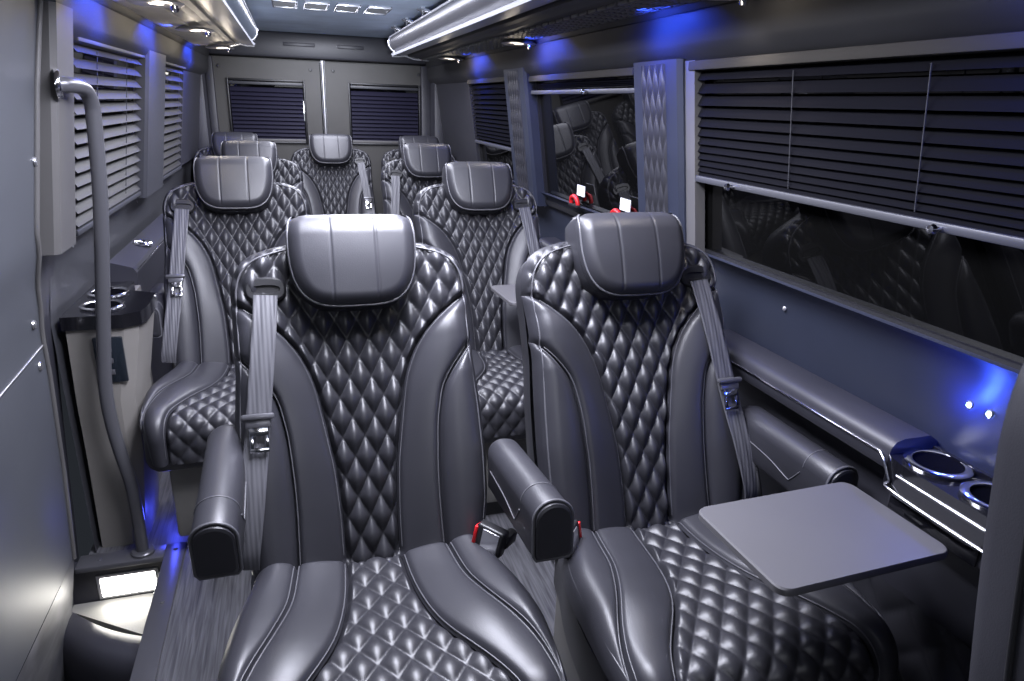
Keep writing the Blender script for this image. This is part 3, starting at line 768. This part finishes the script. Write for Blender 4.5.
mb = MB(); mb.tube([(XL(z)+.002, YE(z)-.016, z) for z in zs], .007, 7); LB(mb, 'edge_trim', M['pillar'], dr, 180)
mb = MB(); mb.tube([(XL(z)-.012, YE(z)+.020, z) for z in zs], .010, 7); LB(mb, 'door_seal', M['dark'], dr, 180)
mb = MB(); zz = [.80+(.70-.80)*k for k in np.linspace(0, 1, 10)]
mb.tube([(XL(z)+.001, y, z) for y, z in ((1.96, .745), (1.80, .735), (1.5, .72), (1.0, .69), (.6, .66))], .003, 6); LB(mb, 'panel_seam', M['silver'], dr, 180)
mb = MB()
for y, z in ((1.90, .82), (1.925, .70), (1.87, 1.22)): mb.lathe([(0, .005), (.010, .004), (.012, 0)], (XL(z)+.001, y-.0, z), 12, (1, 0, 0))
LB(mb, 'bolt', M['silver'], dr)
mb = MB(); rows = []
for k in np.linspace(0, 1, 20):
    a = k*PI/2; rows.append([(XL(.12)-.004+.05*math.sin(a)*.2-.05*k, y, .05-.32*k) for y in np.linspace(2.02-.10*k, -.6, 6)])
mb.grid(rows); LB(mb, 'kick_panel', M['wood'], dr, 180)
# wall behind the pillar and the seat cabinet
mb = MB(); rows = [[(XL(z)-.02, y, z) for y in (1.95, 2.13)] for z in np.linspace(-.3, 1.0, 14)]
mb.grid(rows); tag(mb.build('trim_10', M['panel_dark'], None, 60), 'dark door jamb beside the cabinet', kind='structure')

# step well
st = MB(); st.box(-.76, -.42, 2.045, 2.085, -.30, -.012); st.box(-.462, -.42, .2, 2.05, -.30, -.012); st.box(-.80, -.44, .2, 2.06, -.33, -.30)
tag(st.build('trim_11', M['panel_dark']), 'dark risers of the entry step well', kind='structure')
t = MB(); t.box(-.475, -.415, .2, 2.09, -.012, .006, .003); t.box(-.72, -.4751, 2.02, 2.09, -.012, .006, .003)
for y in (1.2, 1.5, 1.8, 2.055): t.lathe([(0, .009), (.006, .008), (.007, .006)], (-.445, y, 0), 10)
for x in (-.66, -.55): t.lathe([(0, .009), (.006, .008), (.007, .006)], (x, 2.055, 0), 10)
tag(t.build('trim_12', M['steel']), 'dark metal edging screwed around the step opening', kind='structure')
sl = empty('step_light', (-.588, 2.036, -.088), 'bright white rectangular lamp in the step riser', 'lamp')
MB().box(-.078, .078, 0, .008, -.034, .034, .004).build('lens', M['stepglow'], sl)
MB().box(-.088, .088, .004, .010, -.044, .044, .004).build('bezel', M['silver'], sl)
ts = MB()
ye = lambda x: 1.975-.70*(x+.70)
ts.prism([(-.76, 2.04), (-.463, 2.04), (-.463, ye(-.463)), (-.76, ye(-.76))], lambda p, a: (p[0], p[1], a), -.22, -.135)
tag(ts.build('entry_step', M['tread'], None, 30), 'pale grey moulded step below the bright step lamp', 'step')
cs_ = MB(); rows = []
sec = [(-.004, -.20), (-.004, -.122), (-.012, -.113), (-.05, -.110), (-.085, -.116), (-.108, -.132), (-.122, -.16), (-.128, -.20), (-.13, -.298)]
for x in np.linspace(-.76, -.466, 12): rows.append([(x, ye(x)+dy-.03*math.sin((x+.76)/.3*PI), z) for dy, z in sec])
cs_.grid(rows); cs_.add(rows[0], [tuple(range(len(sec)))]); cs_.add(rows[-1], [tuple(range(len(sec)))[::-1]])
tag(cs_.build('step_cover', M['panel_dark'], None, 50), 'dark curved cover at the foot of the entry step', 'step cover')

# cabinet
cab = empty('console_cabinet', (-.6, 2.32, 0), 'grey console cabinet with two cup holders beside the grab handle', 'cabinet')
poly = [(-.655, 2.125), (-.505, 2.125), (-.470, 2.150), (-.460, 2.19), (-.460, 2.34), (-.55, 2.40), (-.55, 2.62), (-.655, 2.62)]
mb = MB(); rows = []
for z, q in ((0, 1.02), (.32, .58), (.50, .56), (.733, 0)): rows.append([(x-(.075*q if x > -.52 else (.03*q if y < 2.3 and x > -.6 else .012*q)), y, z) for x, y in poly])
mb.grid(rows, True); n = len(poly); mb.add(rows[-1], [tuple(range(n))]); LB(mb, 'cabinet_body', M['cabinet'], cab, 30)
mb = MB(); pt = [(-.662, 2.115), (-.505, 2.115), (-.462, 2.145), (-.452, 2.19), (-.452, 2.35), (-.548, 2.41), (-.548, 2.52), (-.662, 2.52)]
mb.prism(pt, lambda p, a: (p[0], p[1], a), .732, .772); LB(mb, 'cup_holder_plate', M['black_gloss'], cab, 30)
for cx, cy in ((-.575, 2.215), (-.590, 2.365)):
    LB(MB().lathe([(.058, .772), (.060, .778), (.055, .782), (.047, .779), (.046, .773)], (cx, cy, 0), 32), 'cup_ring', M['chrome'], cab, 60)
    LB(MB().lathe([(.0465, .7765), (.043, .7735), (0, .773)], (cx, cy, 0), 28), 'cup_well', M['void'], cab, 60)
mb = MB().box(-.592, -.515, 2.117, 2.130, .565, .705, .003); LB(mb, 'charging_panel', M['display'], cab)
mb = MB()
for z in (.59, .625, .66): mb.box(-.565, -.545, 2.1145, 2.118, z, z+.016, .002)
LB(mb, 'socket', M['steel'], cab)
# ledge running from the cabinet to the rear
ld = empty('side_ledge', (-.61, 3.2, .4), 'long slate ledge along the left wall behind the cabinet', 'side ledge')
mb = MB(); prof = [(-.650, .66), (-.562, .66), (-.558, .775), (-.568, .793), (-.60, .803), (-.645, .815)]
mb.prism(prof, lambda p, a: (p[0], a, p[1]), 2.63, 3.9); LB(mb, 'padded_top', M['panel_dark'], ld, 30)
mb = MB(); mb.box(-.65, -.572, 2.63, 3.9, .02, .66); LB(mb, 'front_panel', M['panel_dark'], ld)
LB(MB().lathe([(.034, .804), (.038, .812), (.032, .817), (.027, .813), (.027, .806), (0, .806)], (-.600, 3.0, 0), 28), 'cup_ring', M['chrome'], ld, 60)
mb = MB(); mb.tube([(-.560, 2.65, .782), (-.560, 3.85, .782)], .003, 6); LB(mb, 'chrome_trim', M['chrome'], ld, 180)

# grab handle
gh = empty('grab_handle', (-.54, 2.05, 0), 'dark steel grab handle bent from the left pillar down to the floor', 'handle')
path = spline([(-.516, 1.932, 1.39), (-.500, 1.947, 1.39), (-.489, 1.99, 1.388), (-.484, 2.030, 1.378), (-.481, 2.054, 1.350), (-.483, 2.06, 1.30), (-.497, 2.06, 1.11), (-.528, 2.06, .86), (-.556, 2.06, .64), (-.564, 2.06, .545), (-.562, 2.06, .45), (-.553, 2.06, .36), (-.540, 2.06, .26), (-.537, 2.06, .18), (-.538, 2.06, .006)], 8)
mb = MB(); mb.tube(path, .0185, 14); LB(mb, 'bar', M['steel'], gh, 180)
LB(MB().lathe([(0, .012), (.03, .011), (.034, .006), (.034, 0)], (-.519, 1.930, 1.39), 24, (1, .2, 0)), 'wall_flange', M['chrome'], gh, 40)
LB(MB().lathe([(.034, .006), (.034, .014), (.030, .018), (.018, .019)], (-.538, 2.06, 0), 24), 'floor_flange', M['steel'], gh, 40)

# ------------------------------------------------------------------ lights
def area(name, loc, rot, sx, sy, pw, col=(1, 1, 1), spread=None):
    l = bpy.data.lights.new(name, 'AREA'); l.shape = 'RECTANGLE'; l.size = sx; l.size_y = sy; l.energy = pw; l.color = col
    if spread: l.spread = R(spread)
    o = bpy.data.objects.new(name, l); C.objects.link(o); o.location = loc; o.rotation_euler = rot; return o
def point(name, loc, pw, col, r=.02):
    l = bpy.data.lights.new(name, 'POINT'); l.energy = pw; l.color = col; l.shadow_soft_size = r
    o = bpy.data.objects.new(name, l); C.objects.link(o); o.location = loc; return o
def spot(name, loc, to, pw, col, ang, r=.03, blend=.6):
    l = bpy.data.lights.new(name, 'SPOT'); l.energy = pw; l.color = col; l.spot_size = R(ang); l.spot_blend = blend; l.shadow_soft_size = r
    o = bpy.data.objects.new(name, l); C.objects.link(o); o.location = loc
    o.rotation_euler = (Vector(to)-Vector(loc)).to_track_quat('-Z', 'Y').to_euler(); return o
cool = (.85, .865, 1.0)
area('ceiling_light_rear', (.225, 3.4, 1.775), (0, 0, 0), .45, 2.8, 80, cool)
area('ceiling_light_front', (.225, 1.35, 1.775), (0, 0, 0), .5, .7, 66, cool)
area('front_fill', (.15, -.55, 1.70), (R(62), 0, 0), .7, .4, 7, (.92, .94, 1))  # added fill from behind the camera, in place of a flash
spot('ceiling_fill', (.2, -.3, 1.25), (.25, 3.6, 1.86), 420, (.84, .90, 1), 20, .08, 1.)  # added fill aimed up to brighten the ceiling, not a cabin lamp
spot('rack_fill_left', (.25, .8, 1.30), (-.3, 3.0, 1.66), 40, (1, .95, .88), 34, .1, 1.)  # added fill that brightens the left rack's underside
for x, y, lab in LAMPS:
    spot('reading_spot', (x, y, 1.59), (x-.05*(1 if x > 0 else -1), y, 0), 3.2, (1, .90, .78), 120)
    point('reading_glow', (x-.02*(1 if x > .2 else -1), y, 1.56), .16 if x > .2 else .55, (1, .86, .68), .03)
blue = (.03, .08, 1.0)
for x, ys_ in ((.86, (.62, 1.74, 2.66, 3.72)), (-.41, (2.32, 3.12, 4.25))):
    for y in ys_:
        sd = 1 if x > 0 else -1
        a_ = area('cove_led', (x, y, 1.618), (0, 0, 0), .02, .16, 4.2, blue, 150)
        a_.rotation_euler = Vector((.09*sd, 0, -.06)).to_track_quat('-Z', 'Y').to_euler()
spot('ceiling_fill_rear', (.22, 1.9, 1.22), (.22, 3.6, 1.84), 34, (.84, .91, 1), 60, .12, 1.)  # second added fill in mid-cabin, lifts the rear ceiling
point('wall_led', (1.07, .80, .905), 1.1, blue, .005)
point('floor_led', (-.47, 2.2, .06), .5, (.06, .08, 1), .02)
point('floor_led_right', (.60, .78, .05), .10, (.06, .08, 1), .02)
area('step_lamp', (-.588, 2.02, -.088), (R(-90), 0, 0),   .15, .06, .4, (1, .96, .88))
w = bpy.data.worlds.new('World'); bpy.context.scene.world = w; w.use_nodes = True
w.node_tree.nodes['Background'].inputs[0].default_value = (.35, .40, .5, 1); w.node_tree.nodes['Background'].inputs[1].default_value = .05

# ------------------------------------------------------------------ camera
cam = bpy.data.cameras.new('camera'); co = bpy.data.objects.new('camera', cam); C.objects.link(co)
def cam_basis(vp, roll, F):
    s, c = math.sin(roll), math.cos(roll); dx, dy = vp[0]-512, vp[1]-340.5
    u = dx*c+dy*s; v = -dx*s+dy*c
    pitch = math.atan2(-v, F); yaw = math.atan2(-u, math.hypot(F, v))
    fw = Vector((math.sin(yaw)*math.cos(pitch), math.cos(yaw)*math.cos(pitch), -math.sin(pitch)))
    r0 = Vector((math.cos(yaw), -math.sin(yaw), 0)); u0 = r0.cross(fw)
    return r0*c+u0*s, -r0*s+u0*c, fw
FPX = 680.
r_, u_, f_ = cam_basis((290, 97), .035, FPX)
mw = Matrix.Identity(4)
for i in range(3): mw[i][0], mw[i][1], mw[i][2] = r_[i], u_[i], -f_[i]
mw.translation = (0, 0, 1.38); co.matrix_world = mw
cam.sensor_width = 36; cam.lens = FPX/1024*36; cam.clip_start = .02
bpy.context.scene.camera = co
sc = bpy.context.scene
sc.view_settings.view_transform = 'Standard'; sc.view_settings.exposure = 0.0
